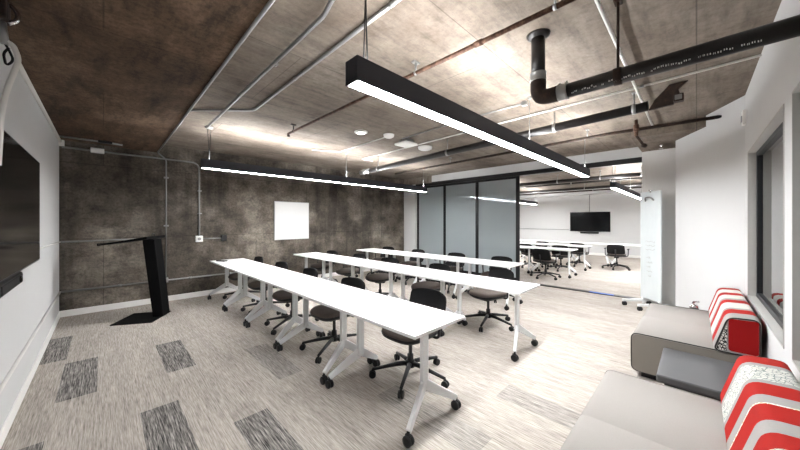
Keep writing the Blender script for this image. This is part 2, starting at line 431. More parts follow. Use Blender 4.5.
# cast iron drain pipe with elbow
X = 2.36; r = .049; y0 = .86
t = thing('drain_pipe', 'thick black cast iron pipe dropping from the ceiling and turning toward the right wall', 'pipe', (X, y0, ZC))
def rel(pts, o): return [tuple(Vector(p)-Vector(o)) for p in pts]
O = (X, y0, ZC); zr = 2.44-ZC
MB().tube([(0, 0, 0), (0, 0, zr+.16)], r, 20).build('riser', M['iron'], t)
MB().lathe([(r, -.03), (r+.03, -.012), (r+.035, 0)], (0, 0, 0), 'z', 24).build('ceiling_flange', M['iron'], t)
MB().tube(bend([(0, 0, zr+.17), (0, 0, zr), (0, -.19, zr)], .15, 8), r+.006, 20).build('elbow', M['dark_rust'], t)
MB().tube([(0, -.18, zr), (0, YR-y0, zr)], r, 20).build('run', M['iron'], t)
for p, ax in (((0, 0, zr+.165), 'z'), ((0, -.175, zr), 'y')):
    c = MB(); c.lathe([(r, -.032), (r+.010, -.032), (r+.010, -.024), (r+.007, -.02), (r+.007, .02), (r+.010, .024), (r+.010, .032), (r, .032)], p, ax, 24)
    for s_ in (-.022, .022):
        a = Vector(p) + (Vector((r+.012, 0, s_)) if ax == 'z' else Vector((.012, s_*-1, r+.012)))
        c.box(a.x-.012, a.x+.012, a.y-.006, a.y+.006, a.z-.012, a.z+.012)
    c.build('coupling', M['galv'], t)
mk = MB(); rg = random.Random(5)       # worn white print along the run
yy = -.24
while yy > -1.1:
    L = rg.uniform(.006, .018); z_ = zr-.030+rg.uniform(-.003, .003)
    if rg.random() < .8:
        a = math.radians(rg.uniform(212, 226))
        for dd in ((0, L*.25), (L*.6, L*.85)):
            mk.box(math.cos(a)*(r+.0005)-.0012, math.cos(a)*(r+.0005)+.001, yy-dd[1], yy-dd[0], math.sin(a)*r+zr-.006, math.sin(a)*r+zr+.006)
    yy -= L+.006
a = math.radians(219); mk.mi = 1; mk.box(math.cos(a)*(r-.003)-.002, math.cos(a)*(r-.003)+.002, -1.1, -.23, math.sin(a)*(r-.003)+zr-.002, math.sin(a)*(r-.003)+zr+.002)
mk.build('pipe_lettering', [M['white_plastic'], M['iron']], t)
hanger(t, (0, -.50, zr), r, 0, M['dark_rust'], .04)

def pipe(name, label, pts, r, mat, br=.06, cat='pipe', n=12, group=None):
    t = thing(name, label, cat, pts[0], 0, group)
    p = rel(pts, pts[0]); b = bend(p, br) if len(p) > 2 else p
    MB().tube(b, r, n).build('tube', mat, t); return t
def cuff(t, o, p, r, ax, mat, w=.04, name='coupling'):
    q = Vector(p)-Vector(o); MB().lathe([(r*1.0, -w/2), (r*1.3, -w/2), (r*1.3, w/2), (r*1.0, w/2)], q, ax, 14).build(name, mat, t)

# rusty sprinkler main close to the near pendant
o = (1.98, 4.37, 2.83)
t = pipe('sprinkler_pipe', 'thin rusty brown pipe crossing the ceiling behind the near pendant', [o, (1.98, .1, 2.83)], .017, M['rust'])
MB().tube([(0, 0, .0), (0, 0, -.045)], [.016, .022], 10).build('sprinkler_head', M['dark_rust'], t)
for y_ in (4.2, 1.78, .62): hanger(t, (0, y_-4.37, 0), .017, .10, M['galv'] if y_ < 2 else M['dark_rust'], .02)
for y_ in (2.3, 1.15): cuff(t, o, (1.98, y_, 2.83), .017, 'y', M['rust'], .06)

# black large pipe
o = (4.17, .37, 2.75)
t = pipe('drain_pipe', 'long straight black pipe under the ceiling ending by a rusty bracket near the right wall', [o, (4.30, 5.25, 2.66)], .052, M['iron'], n=16)
MB().tube([(.13, 4.94, -.088), (.135, 5.25, -.094)], .053, 16).build('pipe_sleeve', M['galv'], t)
MB().lathe([(.052, 0), (.060, .0), (.060, .05), (.052, .05)], (.135, 5.14, -.092), 'y', 16).build('coupling', M['galv'], t)
for y_ in (.12, .95, 2.7, 4.6): hanger(t, (.13*y_/4.95, y_, -.09*y_/4.95), .052, .18+.09*y_/4.95, M['galv'], .035)
br = MB(); br.prism([(0, .0, -.045), (0, -.20, -.035), (0, -.25, .06), (0, -.23, .12), (0, -.31, .178), (0, -.17, .178), (0, -.05, .05)], (.04, 0, 0), .006, 1)
br.build('bracket', M['dark_rust'], t)
cb = MB(); cb.box(-.035, .045, -.28, -.20, -.02, .055, .008); cb.build('clamp_block', M['dark_rust'], t)
MB().box(-.045, -.036, -.268, -.212, -.008, .043, .004).build('clamp_plate', M['galv'], t)

# sprinkler branch with drop by the column
o = (5.40, -.16, 2.80)
t = pipe('sprinkler_pipe', 'thin dark rusty sprinkler pipe running above the glass doors to the diagonal wall', [o, (5.3, .9, 2.80), (5.62, 5.8, 2.80)], .023, M['dark_rust'], .01)
MB().tube([(-.1, .76, .13), (-.1, .76, .06), (-.1, .76, .058), (-.1, .76, -.03), (-.1, .76, -.032), (-.1, .76, -.10)], [.02, .02, .034, .034, .022, .022], 10).build('drop_branch', M['rust'], t)
MB().tube([(-.1, .76, -.09), (.05, .70, -.20), (.06, .70, -.205), (.10, .68, -.215)], [.016, .016, .03, .03], 8).build('drop_arm', M['dark_rust'], t)
for y_ in (1.2, 2.4, 3.9): 
    xx = 5.3+.32*(y_-.9)/4.9
    hanger(t, (xx-5.40, y_+.16, 0), .018, .13, M['galv'], .02)
for y_ in (1.9, 4.7):
    xx = 5.3+.32*(y_-.9)/4.9; cuff(t, o, (xx, y_, 2.80), .018, 'y', M['rust'], .07)
MB().lathe([(.016, 0), (.022, 0), (.022, .03), (.014, .06)], (0, 0, 0), 'y', 12).build('end_cap', M['rubber'], t)

ZK = ZC-.021
CG = None
t = pipe('conduit', 'long white conduit on the ceiling ending at the right wall above the window', [(3.94, YR, ZK), (4.12, 4.55, ZK), (4.12, 5.35, ZK), (4.45, 5.35, ZK)], .011, M['white_pipe'], .05, 'conduit')
for y_ in (.4, 1.3, 2.6): cuff(t, (3.94, YR, ZK), (3.94+.18*(y_+.39)/4.94, y_, ZK), .011, 'y', M['galv'], .03, 'strap')
t = pipe('conduit', 'thin white conduit on the ceiling leading to the smaller ceiling sensor', [(3.33, 3.66, ZK), (3.38, 5.1, ZK), (2.9, 5.35, ZK)], .010, M['white_pipe'], .05, 'conduit')
t = pipe('conduit', 'thin conduit on the ceiling passing behind the middle of the near pendant', [(3.55, 1.45, ZK), (3.53, 2.2, ZK), (3.6, 3.55, ZK)], .009, M['galv'], .05, 'conduit')
MB().box(-.03, .03, -.03, .03, -.03, .021, .006).build('junction_box', M['galv'], t)
o = (.985, .6, ZC-.056)
t = pipe('conduit', 'galvanised ceiling conduit running down to the cable mount of the far pendant', [o, (1.0, 1.6, o[2]), (1.04, 1.75, o[2]), (1.07, 5.08, o[2])], .015, M['galv'], .05, 'conduit')
for y_ in (2.6, 4.4): cuff(t, o, (1.065, y_, o[2]), .013, 'y', M['galv'], .03, 'strap')
t = pipe('conduit', 'galvanised ceiling conduit that bends toward the low slab edge', [(1.31, .2, ZK), (1.35, 3.95, ZK), (.86, 4.44, ZK), (.70, 4.62, ZK)], .015, M['galv'], .06, 'conduit')
for y_ in (1.4, 2.8): cuff(t, (1.31, .2, ZK), (1.31+.04*(y_-.2)/3.75, y_, ZK), .013, 'y', M['galv'], .03, 'strap')
# steep conduit by the iron pipe, running along x
t = pipe('conduit', 'white ceiling conduit crossing over the thick black pipe toward the column', [(1.7, .44, ZC-.045), (5.7, .45, ZC-.045)], .012, M['white_pipe'], .05, 'conduit')
# far room pipes
FR = 'dark pipes under the far room ceiling'
for i, (x_, z_, r_, m_) in enumerate(((8.3, 2.80, .025, 'dark_rust'), (9.8, 2.72, .055, 'iron'), (11.2, 2.79, .03, 'iron'), (12.9, 2.76, .045, 'iron'), (14.2, 2.78, .03, 'dark_rust'))):
    t = pipe('ceiling_pipe', ['thin rusty pipe just beyond the glass door track in the far room', 'thick black pipe nearest the doors under the far room ceiling', 'slim black pipe midway under the far room ceiling',
              'thick black pipe deeper under the far room ceiling', 'deepest rusty pipe under the far room ceiling before the screen wall'][i], [(x_, -.38, z_), (x_, 7.0, z_)], r_, M[m_], group=FR)
    for y_ in (1.0, 1.9, 3.0): hanger(t, (0, y_+.38, 0), r_, ZC-z_, M['galv'], .03)

# concrete wall conduits
YW = YB-.018
o = (.83, YW, .40)
t = pipe('conduit', 'tall galvanised conduit up the concrete wall beside the lectern and along the slab edge', [(.83, YW, .42), (.83, YW, 2.66), (.70, YB-.10, 2.757), (.675, .9, 2.757)], .012, M['galv'], .05, 'conduit')
MB().box(-.03, .03, -.022, .018, -.06, .03, .005).build('junction_box', M['galv'], t)
for z_ in (1.0, 1.9): MB().box(-.035, .035, -.02, .018, z_-.015, z_+.015, .003).build('strap', M['galv'], t)
t = pipe('conduit', 'galvanised conduit along the top of the concrete wall bending down to the white outlet box', [(XL+.03, YW-.035, 2.66), (1.345, YW-.035, 2.66), (1.345, YW-.035, 1.215)], .015, M['galv'], .14, 'conduit')
MB().box(.31, .47, -.04, .045, -.03, .045, .008).build('conduit_body', M['white_plastic'], t)
for z_ in (-.55, -1.0): MB().box(1.345-XL-.02-.03, 1.345-XL-.02+.03, -.018, .05, z_-.012, z_+.012, .003).build('strap', M['galv'], t)
t = pipe('conduit', 'short galvanised conduit just under the low slab in the left corner', [(XL+.03, 6.62, 2.755), (.05, 6.62, 2.755), (.22, 6.62, 2.745)], .013, M['galv'], .04, 'conduit')
MB().box(.40, .56, -.03, .03, -.02, .018, .006).build('end_box', M['black_plastic'], t)
t = pipe('conduit', 'low horizontal galvanised conduit across the concrete wall behind the lectern', [(XL+.02, YW, .40), (2.1, YW, .40)], .015, M['galv'], .05, 'conduit')
for x_ in (.2, 1.2, 1.9): cuff(t, (XL+.02, YW, .40), (x_, YW, .40), .015, 'x', M['galv'], .05, 'strap')
t = pipe('conduit', 'waist high galvanised conduit on the concrete wall ending behind the lectern', [(XL+.02, YW, 1.18), (.62, YW, 1.19)], .013, M['galv'], .05, 'conduit')
t = thing('outlet_box', 'white junction box on the concrete wall under the bent conduit', 'outlet', (1.345, YB, 1.155))
MB().box(-.06, .06, -.075, 0, -.06, .06, .008).build('box_body', M['white_plastic'], t)
MB().lathe([(.03, 0), (.026, .006)], (0, -.075, 0), 'y', 16).build('cover_disc', M['galv'], t)
MB().tube([(.06, -.02, 0), (.39, -.02, .0)], .013, 10).build('link_tube', M['galv'], t)
t = thing('outlet_box', 'small black outlet box on the concrete wall right of the white one', 'outlet', (1.785, YB, 1.155))
MB().box(-.05, .05, -.05, 0, -.06, .06, .006).build('box_body', M['black_plastic'], t)
MB().box(-.03, .03, -.055, -.05, -.04, .04, .003).build('faceplate', M['bezel'], t)
# white board
t = thing('whiteboard', 'blank white square board fixed to the concrete wall', 'board', (3.28, YB, 1.06))
MB().box(-.44, .44, -.025, 0, .0, .92, .004, 1).build('frame', M['grey_edge'], t)
MB().box(-.425, .425, -.030, -.025, .015, .905).build('board_face', M['pinboard'], t)
# left wall: painted conduits, cable bundle
XW = XL+.018
t = pipe('conduit', 'white painted conduit along the top edge of the left wall', [(XW, YB-.05, 2.735), (XW, 3.05, 2.735)], .018, M['white_pipe'], .05, 'conduit')
MB().box(-.018, .04, -.05, .03, -.06, .03, .006).build('corner_box', M['white_plastic'], t)
t = pipe('conduit', 'low white painted conduit along the left wall below the screen', [(XL+.012, YB-.03, .40), (XL+.012, .4, .40)], .012, M['white_pipe'], .05, 'conduit')
t = pipe('conduit', 'thin white conduit from the corner to the left wall screen', [(XL+.010, YB-.03, 1.18), (XL+.010, 4.63, 1.22)], .009, M['white_pipe'], .05, 'conduit')
t = thing('cable_drop', 'grey metal conduit elbow and loose white cables hanging from the ceiling by the left wall', 'cable', (-.385, 2.85, 2.775))
MB().box(-.085, -.004, -.06, .05, -.115, 0, .012).build('junction_box', M['dark_rust'], t)
MB().tube(bend([(-.004, 0, -.004), (.012, 0, -.02), (.028, 0, -.05), (.022, 0, -.09), (-.01, 0, -.115)], .02), .012, 12).build('elbow', M['chrome'], t)
MB().tube([(-.035, 0, -.10), (-.028, 0, -.18), (-.022, 0, -.24)], .019, 12).build('flex_connector', M['galv'], t)
MB().tube(bend([(-.02, 0, -.22), (.008, 0, -.235), (.03, 0, -.31), (.01, 0, -.40), (-.018, 0, -.52), (-.035, .0, -.66), (-.045, .0, -.95)], .06), .013, 8).build('cable', M['white_pipe'], t)
MB().tube(bend([(-.03, .01, -.22), (-.01, .02, -.26), (.008, .02, -.32), (-.02, .02, -.36), (-.03, .02, -.29), (-.01, .02, -.25)], .03), .006, 8).build('cable', M['rubber'], t)

# ceiling devices
def disc(name, label, x, y, r, h, lens=None, cat='sensor', base='white_plastic'):
    t = thing(name, label, cat, (x, y, ZC))
    MB().lathe([(r*1.05, 0), (r*1.05, -.012), (r*.98, -h*.7), (r*.7, -h)], (0, 0, 0), 'z', 24).build('body', M[base], t)
    MB().lathe([(r*.6, -h*.95), (r*.5, -h-.006), (r*.1, -h-.008)], (0, 0, 0), 'z', 20).build('lens', M[lens or 'white_plastic'], t); return t
disc('downlight', 'small lit round fixture on the ceiling, furthest left of the ceiling devices', 2.90, 3.78, .10, .025, 'led', 'light')
disc('smoke_detector', 'small white round sensor at the end of a ceiling conduit', 3.32, 3.58, .085, .05)
disc('smoke_detector', 'larger white round detector on the ceiling right of the square panel', 4.36, 3.68, .13, .06)
t = thing('ceiling_panel', 'square white access point hanging under a box on the ceiling', 'wireless access point', (3.77, 3.62, ZC))
MB().box(-.07, .07, -.12, .12, -.05, 0, .006).build('mount_box', M['galv'], t)
MB().box(-.15, .15, -.15, .15, -.09, -.05, .02).build('body', M['white_plastic'], t)
t = thing('wall_strobe', 'slim white alarm device high on the right wall near the bend', 'alarm', (5.06, YR, 2.66))
MB().box(-.05, .05, 0, .03, -.08, .08, .006).build('body', M['white_plastic'], t)
MB().box(-.03, .03, .03, .04, -.05, .02, .004).build('strobe_lens', M['grey_edge'], t)
t = thing('ceiling_sprinkler', 'small chrome sprinkler under the beam beside the column', 'sprinkler', (6.6, .42, 2.78))
MB().lathe([(.025, 0), (.025, -.006), (.009, -.012), (.009, -.05), (.03, -.055), (.03, -.06)], (0, 0, 0), 'z', 14).build('body', M['chrome'], t)

# ------------------------------------------------------------------ screens
def screen(label, loc, rz, w=1.56, h=.88):
    t = thing('wall_screen', label, 'screen', loc, rz)   # local: faces +x, bottom at z=0, centred on y
    MB().box(0, .04, -w/2, w/2, 0, h, .004, 1).build('case', M['bezel'], t)
    MB().box(.04, .042, -w/2+.012, w/2-.012, .018, h-.012).build('display', M['screen'], t)
    return t
screen('large black wall screen on the left white wall', (XL, 3.765, 1.115), 0, 1.73, .975)
t = thing('soundbar', 'black conference bar under the left wall screen', 'soundbar', (XL, 3.32, 1.03))
MB().box(0, .05, -.36, .36, 0, .085, .010, 3).build('body', M['bezel'], t)
MB().box(.05, .054, -.33, .33, .012, .073, .002, 1).build('grille', M['rubber'], t)
MB().lathe([(.024, 0), (.022, .008), (.012, .010)], (.054, .22, .043), 'x', 16).build('camera_lens', M['screen'], t)
screen('black wall screen on the far wall of the room behind the glass doors', (XF, 3.41, 1.05), PI)
t = thing('soundbar', 'small black conference bar under the far room screen', 'soundbar', (XF, 3.41, .96), PI)
MB().box(0, .08, -.36, .36, 0, .075, .01).build('body', M['bezel'], t)
MB().box(.08, .083, -.33, .33, .012, .063, .001, 1).build('grille', M['rubber'], t)
pipe('conduit', 'thin conduit dropping to the top of the far room screen', [(XF-.012, 3.41, 1.94), (XF-.012, 3.41, 2.70)], .015, M['galv'], .05, 'conduit')
pipe('conduit', 'thin horizontal conduit on the far wall left of the far room screen', [(XF-.01, 4.22, 1.12), (XF-.01, 6.9, 1.12)], .012, M['galv'], .05, 'conduit')

# ------------------------------------------------------------------ lectern
t = thing('lectern', 'black steel lectern with flat base plate, leaning post and thin slanted top', 'lectern', (.43, 6.08, 0), math.radians(-30))
b = MB(); b.box(-.26, .26, -.29, .29, 0, .012, .004, 1); b.build('base_plate', M['lectern'], t)
p = MB(); p.prism([(.14, -.02, .012), (.28, -.02, .012), (.16, -.02, 1.22), (.0, -.02, 1.24)], (0, .22, 0), .005, 1); p.build('post', M['lectern'], t)
tp = MB(); tp.prism([(.17, -.25, 1.275), (-.42, -.25, 1.165), (-.42, -.25, 1.150), (.17, -.25, 1.235)], (0, .56, 0), .003, 1); tp.build('top_plate', M['lectern'], t)
MB().box(-.43, -.415, -.25, .31, 1.15, 1.185, .002, 1).build('book_ledge', M['lectern'], t)
MB().tube(bend([(.10, .05, 1.25), (.10, .05, 1.31), (.10, .12, 1.31), (.10, .12, 1.25)], .03), .006, 8).build('cable_loop', M['rubber'], t)

# ------------------------------------------------------------------ tables
def caster(parent, x, y, z=0):
    """twin wheel caster, a sub-part"""
    c = MB(); R_ = .036
    for s_ in (-1, 1):
        c.lathe([(R_*.5, -.010), (R_*.92, -.010), (R_, -.005), (R_, .005), (R_*.92, .010), (R_*.5, .010)], (x+s_*.015, y, R_), 'x', 18)
    c.tube([(x-.02, y, R_), (x+.02, y, R_)], .010, 10)
    c.tube([(x, y, R_), (x, y, R_*2+.03)], .011, 10)
    c.box(x-.010, x+.010, y-.02, y+.025, R_*1.2, R_*2.15, .006)
    return c.build('caster', M['rubber'], parent)
def make_table(L=1.07, D=.60):
    t = empty('training_table')
    tb = MB(); tb.box(-D/2, D/2, -L/2+.002, L/2-.002, .715, .74, .004, 2); tb.build('tabletop', M['laminate'], t)
    for s_ in (-1, 1):
        y = s_*(L/2-.14); px = -.04; yo = s_*(L/2-.046)
        g = MB()
        g.box(px-.032, px+.032, y-.018, y+.018, .25, .700, .006, 2)
        g.box(px-.16, px+.16, y-.022, y+.022, .695, .715, .003, 1)
        # front and rear foot, tapered, sloping and splayed outward
        for (x1, z1) in ((-.315, .095), (.24, .095)):
            sg = -1 if x1 < 0 else 1
            a3 = Vector((px+sg*.004, y, .272)); b3 = Vector((x1, yo, z1)); d = (b3-a3).normalized()
            sd = Vector((0, 0, 1)).cross(d).normalized(); upv = d.cross(sd)
            vs_ = []
            for c3, hh in ((a3-d*.03, .042), (b3, .022)):
                vs_ += [c3+sd*.016*q+upv*hh*w_ for q, w_ in ((-1, -1), (1, -1), (1, 1), (-1, 1))]
            v_, f_ = g._add([tuple(q) for q in vs_], [(0, 3, 2, 1), (4, 5, 6, 7), (0, 1, 5, 4), (1, 2, 6, 5), (2, 3, 7, 6), (3, 0, 4, 7)])
            bmesh.ops.bevel(g.bm, geom=list({e for fc in f_ for e in fc.edges}), offset=.005, segments=1, profile=.5, affect='EDGES')
        lg = g.build('leg', M['leg_white'], t)
        caster(lg, -.315, yo); caster(lg, .24, yo)
    g = MB(); g.box(-.06, -.03, -L/2+.14, L/2-.14, .685, .712, .004, 1); g.build('crossbar', M['leg_white'], t)
    return t
proto_t = make_table(); first = [True]
def place(proto, flag, loc, rz, label, cat, group):
    if flag[0]: o = proto; flag[0] = False
    else: o = copy_tree(proto)
    o.location = loc; o.rotation_euler = (0, 0, rz); tag(o, label, cat, group); return o
ORD = ['nearest', 'second', 'middle', 'fourth', 'furthest']
for i in range(5):
    y = 1.315+1.07*(i+.5)
    place(proto_t, first, (1.755, y, 0), 0, ['white table at the near end of the front row, its bare corner nearest the camera', 'second white table from the near end of the front row',
          'white table in the middle of the front row', 'fourth white table from the near end of the front row', 'white table at the concrete wall end of the front row, under the black device'][i], 'table', 'front row of white tables')
for i in range(5):
    y = 1.335+1.07*(i+.5)
    place(proto_t, first, (3.44, y, 0), 0, ['white table at the near end of the middle row', 'second white table from the near end of the middle row', 'white table at the centre of the middle row',
          'fourth white table from the near end of the middle row', 'white table at the concrete wall end of the middle row'][i], 'table', 'middle row of white tables')
for i in range(4):
    y = 2.22+1.07*(i+.5)
    place(proto_t, first, (5.13, y, 0), 0, ['white table at the near end of the back row by the glass doors', 'second white table from the near end of the back row by the glass doors',
          'third white table from the near end of the back row by the glass doors', 'white table at the concrete wall end of the back row'][i], 'table', 'back row of white tables')
FT = 'white tables in the far room'
for x_, y_, lb in ((9.0, 2.85, 'far room white table closest to the doorway, its right leg in full view'), (9.0, 3.92, 'far room white table beside the one closest to the doorway, partly behind the door post'),
                   (10.65, 2.87, 'far room white table in the second row, right end'), (10.65, 3.94, 'far room white table in the second row, next to the door post'),
                   (12.2, 1.50, 'far room white table at the right, in front of the screen wall, nearest the column'), (12.2, 2.57, 'far room white table right under the wall screen'),
                   (12.2, 3.64, 'far room white table in the deepest row, third from the column'), (12.2, 4.71, 'far room white table in the deepest row, behind the door post')):
    place(proto_t, first, (x_, y_, 0), 0, lb, 'table', FT)
t = MB(); t.box(-.04, .04, -.10, .10, 0, .018, .005); t = t.build('table_device', M['black_plastic'])
t.location = (1.60, 6.42, .74); t.rotation_euler = (0, 0, .5); tag(t, 'small flat black device lying at the far end of the front row tables', 'device')

# ------------------------------------------------------------------ chairs (local: facing -x)
def make_chair():
    t = empty('swivel_chair')
    # seat cushion: superellipse slab
    s = MB(); n = 36; rings = []
    for z, k in ((.452, .90), (.456, .97), (.465, .985), (.478, .97), (.489, .92), (.493, .8), (.490, .45)):
        rings.append([s.bm.verts.new((math.copysign(abs(math.cos(a))**.62, math.cos(a))*.245*k, math.copysign(abs(math.sin(a))**.62, math.sin(a))*.245*k,
                      z - (.02*max(0, -math.cos(a))**2*k))) for a in [2*PI*i/n for i in range(n)]])
    for a, b_ in zip(rings, rings[1:]):
        for i in range(n): s.bm.faces.new([a[i], a[(i+1) % n], b_[(i+1) % n], b_[i]])
    s.bm.faces.new(rings[0][::-1]); s.bm.faces.new(rings[-1])
    s.build('seat', M['chair_seat'], t, True)
    s = MB(); rings = []
    for z, k in ((.405, .70), (.412, .85), (.435, .97), (.455, 1.0), (.462, .99), (.462, .9)):
        rings.append([s.bm.verts.new((math.copysign(abs(math.cos(a))**.62, math.cos(a))*.247*k, math.copysign(abs(math.sin(a))**.62, math.sin(a))*.247*k,
                      z - (.02*max(0, -math.cos(a))**2*k))) for a in [2*PI*i/n for i in range(n)]])
    for a, b_ in zip(rings, rings[1:]):
        for i in range(n): s.bm.faces.new([a[i], a[(i+1) % n], b_[(i+1) % n], b_[i]])
    s.bm.faces.new(rings[0][::-1]); s.bm.faces.new(rings[-1]); s.box(-.09, .09, -.06, .06, .35, .40, .01); s.build('seat_pan', M['black_plastic'], t)
    # backrest shell
    b = MB(); NU, NV = 14, 12
    def P(u, v, off):
        w = .238*(1-.07*v)*(1-abs(2*v-1)**10*.22)
        x = .235 + .075*v + .035*math.sin(v*PI*.9) - .075*u*u*(1-.3*v) + off
        return (x, u*w, 0.49+.30*v - .012*u**4*v)
    vv = [.5-.5*math.cos(PI*j/NV) for j in range(NV+1)]; uu = [math.sin(PI/2*(2*i/NU-1)) for i in range(NU+1)]
    fr = [[b.bm.verts.new(P(u, v, 0)) for u in uu] for v in vv]; bk = [[b.bm.verts.new(P(u, v, .022)) for u in uu] for v in vv]
    for j in range(NV):
        for i in range(NU):
            b.bm.faces.new([fr[j][i], fr[j][i+1], fr[j+1][i+1], fr[j+1][i]]); b.bm.faces.new([bk[j][i], bk[j+1][i], bk[j+1][i+1], bk[j][i+1]])
    loop = [(0, i) for i in range(NU)] + [(j, NU) for j in range(NV)] + [(NV, i) for i in range(NU, 0, -1)] + [(j, 0) for j in range(NV, 0, -1)]
    for q in range(len(loop)):
        a, c = loop[q], loop[(q+1) % len(loop)]
        b.bm.faces.new([fr[a[0]][a[1]], bk[a[0]][a[1]], bk[c[0]][c[1]], fr[c[0]][c[1]]])
    b.build('backrest', M['chair_back'], t, True)
    s = MB(); s.tube(bend([(.10, 0, .405), (.25, 0, .405), (.305, 0, .48), (.325, 0, .64)], .06), .018, 10); s.build('back_support', M['black_plastic'], t)
    for sg in (-1, 1):
        a = MB(); a.tube(bend([(.10, sg*.16, .415), (.07, sg*.29, .42), (.05, sg*.295, .63)], .06), .013, 10)
        a.box(-.14, .14, sg*.295-.028, sg*.295+.028, .63, .655, .011, 3); a.build('armrest', M['black_plastic'], t)
    c = MB(); c.lathe([(.030, .13), (.030, .22), (.018, .225), (.018, .36), (.04, .365), (.04, .39)], (0, 0, 0), 'z', 16)
    c.lathe([(.045, .10), (.052, .125), (.045, .16), (.03, .165)], (0, 0, 0), 'z', 16); c.build('column', M['black_plastic'], t)
    for k in range(5):
        a = math.radians(208+72*k); ca, sa = math.cos(a), math.sin(a)
        l = MB(); l.tube([(ca*.03, sa*.03, .135), (ca*.12, sa*.12, .128), (ca*.26, sa*.26, .102), (ca*.365, sa*.365, .082)], [.024, .021, .016, .014], 10)
        lo = l.build('leg', M['black_plastic'], t)
        cs = MB(); R_ = .033; d = Vector((-sa, ca, 0)); cc = Vector((ca*.365, sa*.365, R_))
        for s_ in (-1, 1):
            q = cc + d*.014*s_
            cs.tube([q-d*.009, q-d*.006, q+d*.006, q+d*.009], [R_*.86, R_, R_, R_*.86], 16)
        cs.tube([cc, cc+Vector((0, 0, .05))], .009, 8); cs.build('caster', M['rubber'], lo)
    return t
proto_c = make_chair(); cf = [True]
rc = random.Random(11)
def chair(bx, y, rz, label, group): place(proto_c, cf, (bx-.30*math.cos(rz), y-.30*math.sin(rz), 0), rz, label, 'chair', group)
G1, G2, G3 = 'chairs along the front row of tables', 'chairs along the middle row of tables', 'chairs along the back row of tables'
for (bx, y, rz, lb) in ((2.40, 1.97, .04, 'black swivel chair with taupe seat nearest the camera, behind the front row'), (2.22, 3.03, .05, 'second black swivel chair from the near end behind the front row'),
                        (2.22, 4.10, -.04, 'third black swivel chair from the near end behind the front row'), (2.22, 5.12, .03, 'fourth black swivel chair from the near end behind the front row'),
                        (2.22, 6.20, -.02, 'black swivel chair behind the front row, closest to the concrete wall')):
    chair(bx, y, rz, lb, G1)
for (bx, y, rz, lb) in ((4.27, 2.08, -.25, 'black swivel chair with taupe seat at the near end of the middle row'), (4.0, 3.04, -.05, 'second black swivel chair from the near end behind the middle row'),
                        (3.98, 4.24, .1, 'third black swivel chair from the near end behind the middle row'), (3.98, 5.2, -.02, 'fourth black swivel chair from the near end behind the middle row'),
                        (3.96, 6.27, .05, 'black swivel chair behind the middle row, closest to the concrete wall')):
    chair(bx, y, rz, lb, G2)
for (bx, y, rz, lb) in ((5.72, 2.79, 0, 'black swivel chair by the bluish glass door behind the back row'), (5.68, 3.85, .05, 'black swivel chair by the middle glass door behind the back row'),
                        (5.68, 5.0, -.05, 'black swivel chair by the darkest glass door behind the back row'), (5.68, 6.12, .05, 'black swivel chair behind the back row, against the concrete wall')):
    chair(bx, y, rz, lb, G3)
for (x_, y_, rz, lb) in ((8.35, 2.85, PI-.1, 'black swivel chair in the far room closest to the doorway, seen from behind'), (9.95, 2.95, PI+.2, 'far room black swivel chair in the second row beside the closest one'),
                         (11.36, 2.80, PI, 'far room black swivel chair pulled up below the wall screen'), (11.45, 1.78, PI+.05, 'far room black swivel chair alone at the right, in front of the column'),
                         (11.5, 3.95, PI, 'far room black swivel chair in the deepest row behind the second row tables'), (9.9, 3.85, PI-.2, 'far room black swivel chair in the second row next to the door post')):
    place(proto_c, cf, (x_, y_, 0), rz, lb, 'chair', 'chairs in the far room')

# ------------------------------------------------------------------ sofas
def rounded(pts, r, n=5):
    out = []
    N_ = len(pts)
    for i in range(N_):
        p = Vector(pts[i]); a = Vector(pts[i-1])-p; b = Vector(pts[(i+1) % N_])-p
        d = min(r, a.length*.45, b.length*.45); a = p+a.normalized()*d; b = p+b.normalized()*d
        for k in range(n+1):
            q = k/n; out.append(tuple(a*(1-q)**2+p*2*q*(1-q)+b*q*q))
    return out
def loft(prof, xs, mats_idx, mats, name, parent, scales=None):
    """profile in (y,z) carried along x, one material per bay"""
    m = MB(); rings = []
    cy = sum(p[0] for p in prof)/len(prof); cz = sum(p[1] for p in prof)/len(prof)
    for i, x in enumerate(xs):
        s_ = 1 if scales is None else scales[i]
        rings.append([m.bm.verts.new((x, cy+(p[0]-cy)*s_, cz+(p[1]-cz)*s_)) for p in prof])
    n = len(prof)
    for i in range(len(xs)-1):
        for k in range(n):
            f = m.bm.faces.new([rings[i][k], rings[i][(k+1) % n], rings[i+1][(k+1) % n], rings[i+1][k]]); f.material_index = mats_idx[i]; f.smooth = True
    f = m.bm.faces.new(rings[0][::-1]); f.material_index = mats_idx[0]
    f = m.bm.faces.new(rings[-1]); f.material_index = mats_idx[-1]
    return m.build(name, mats, parent)
BM = ['red', 'band_grey', 'pat_white', 'band_white', 'pat_dot']
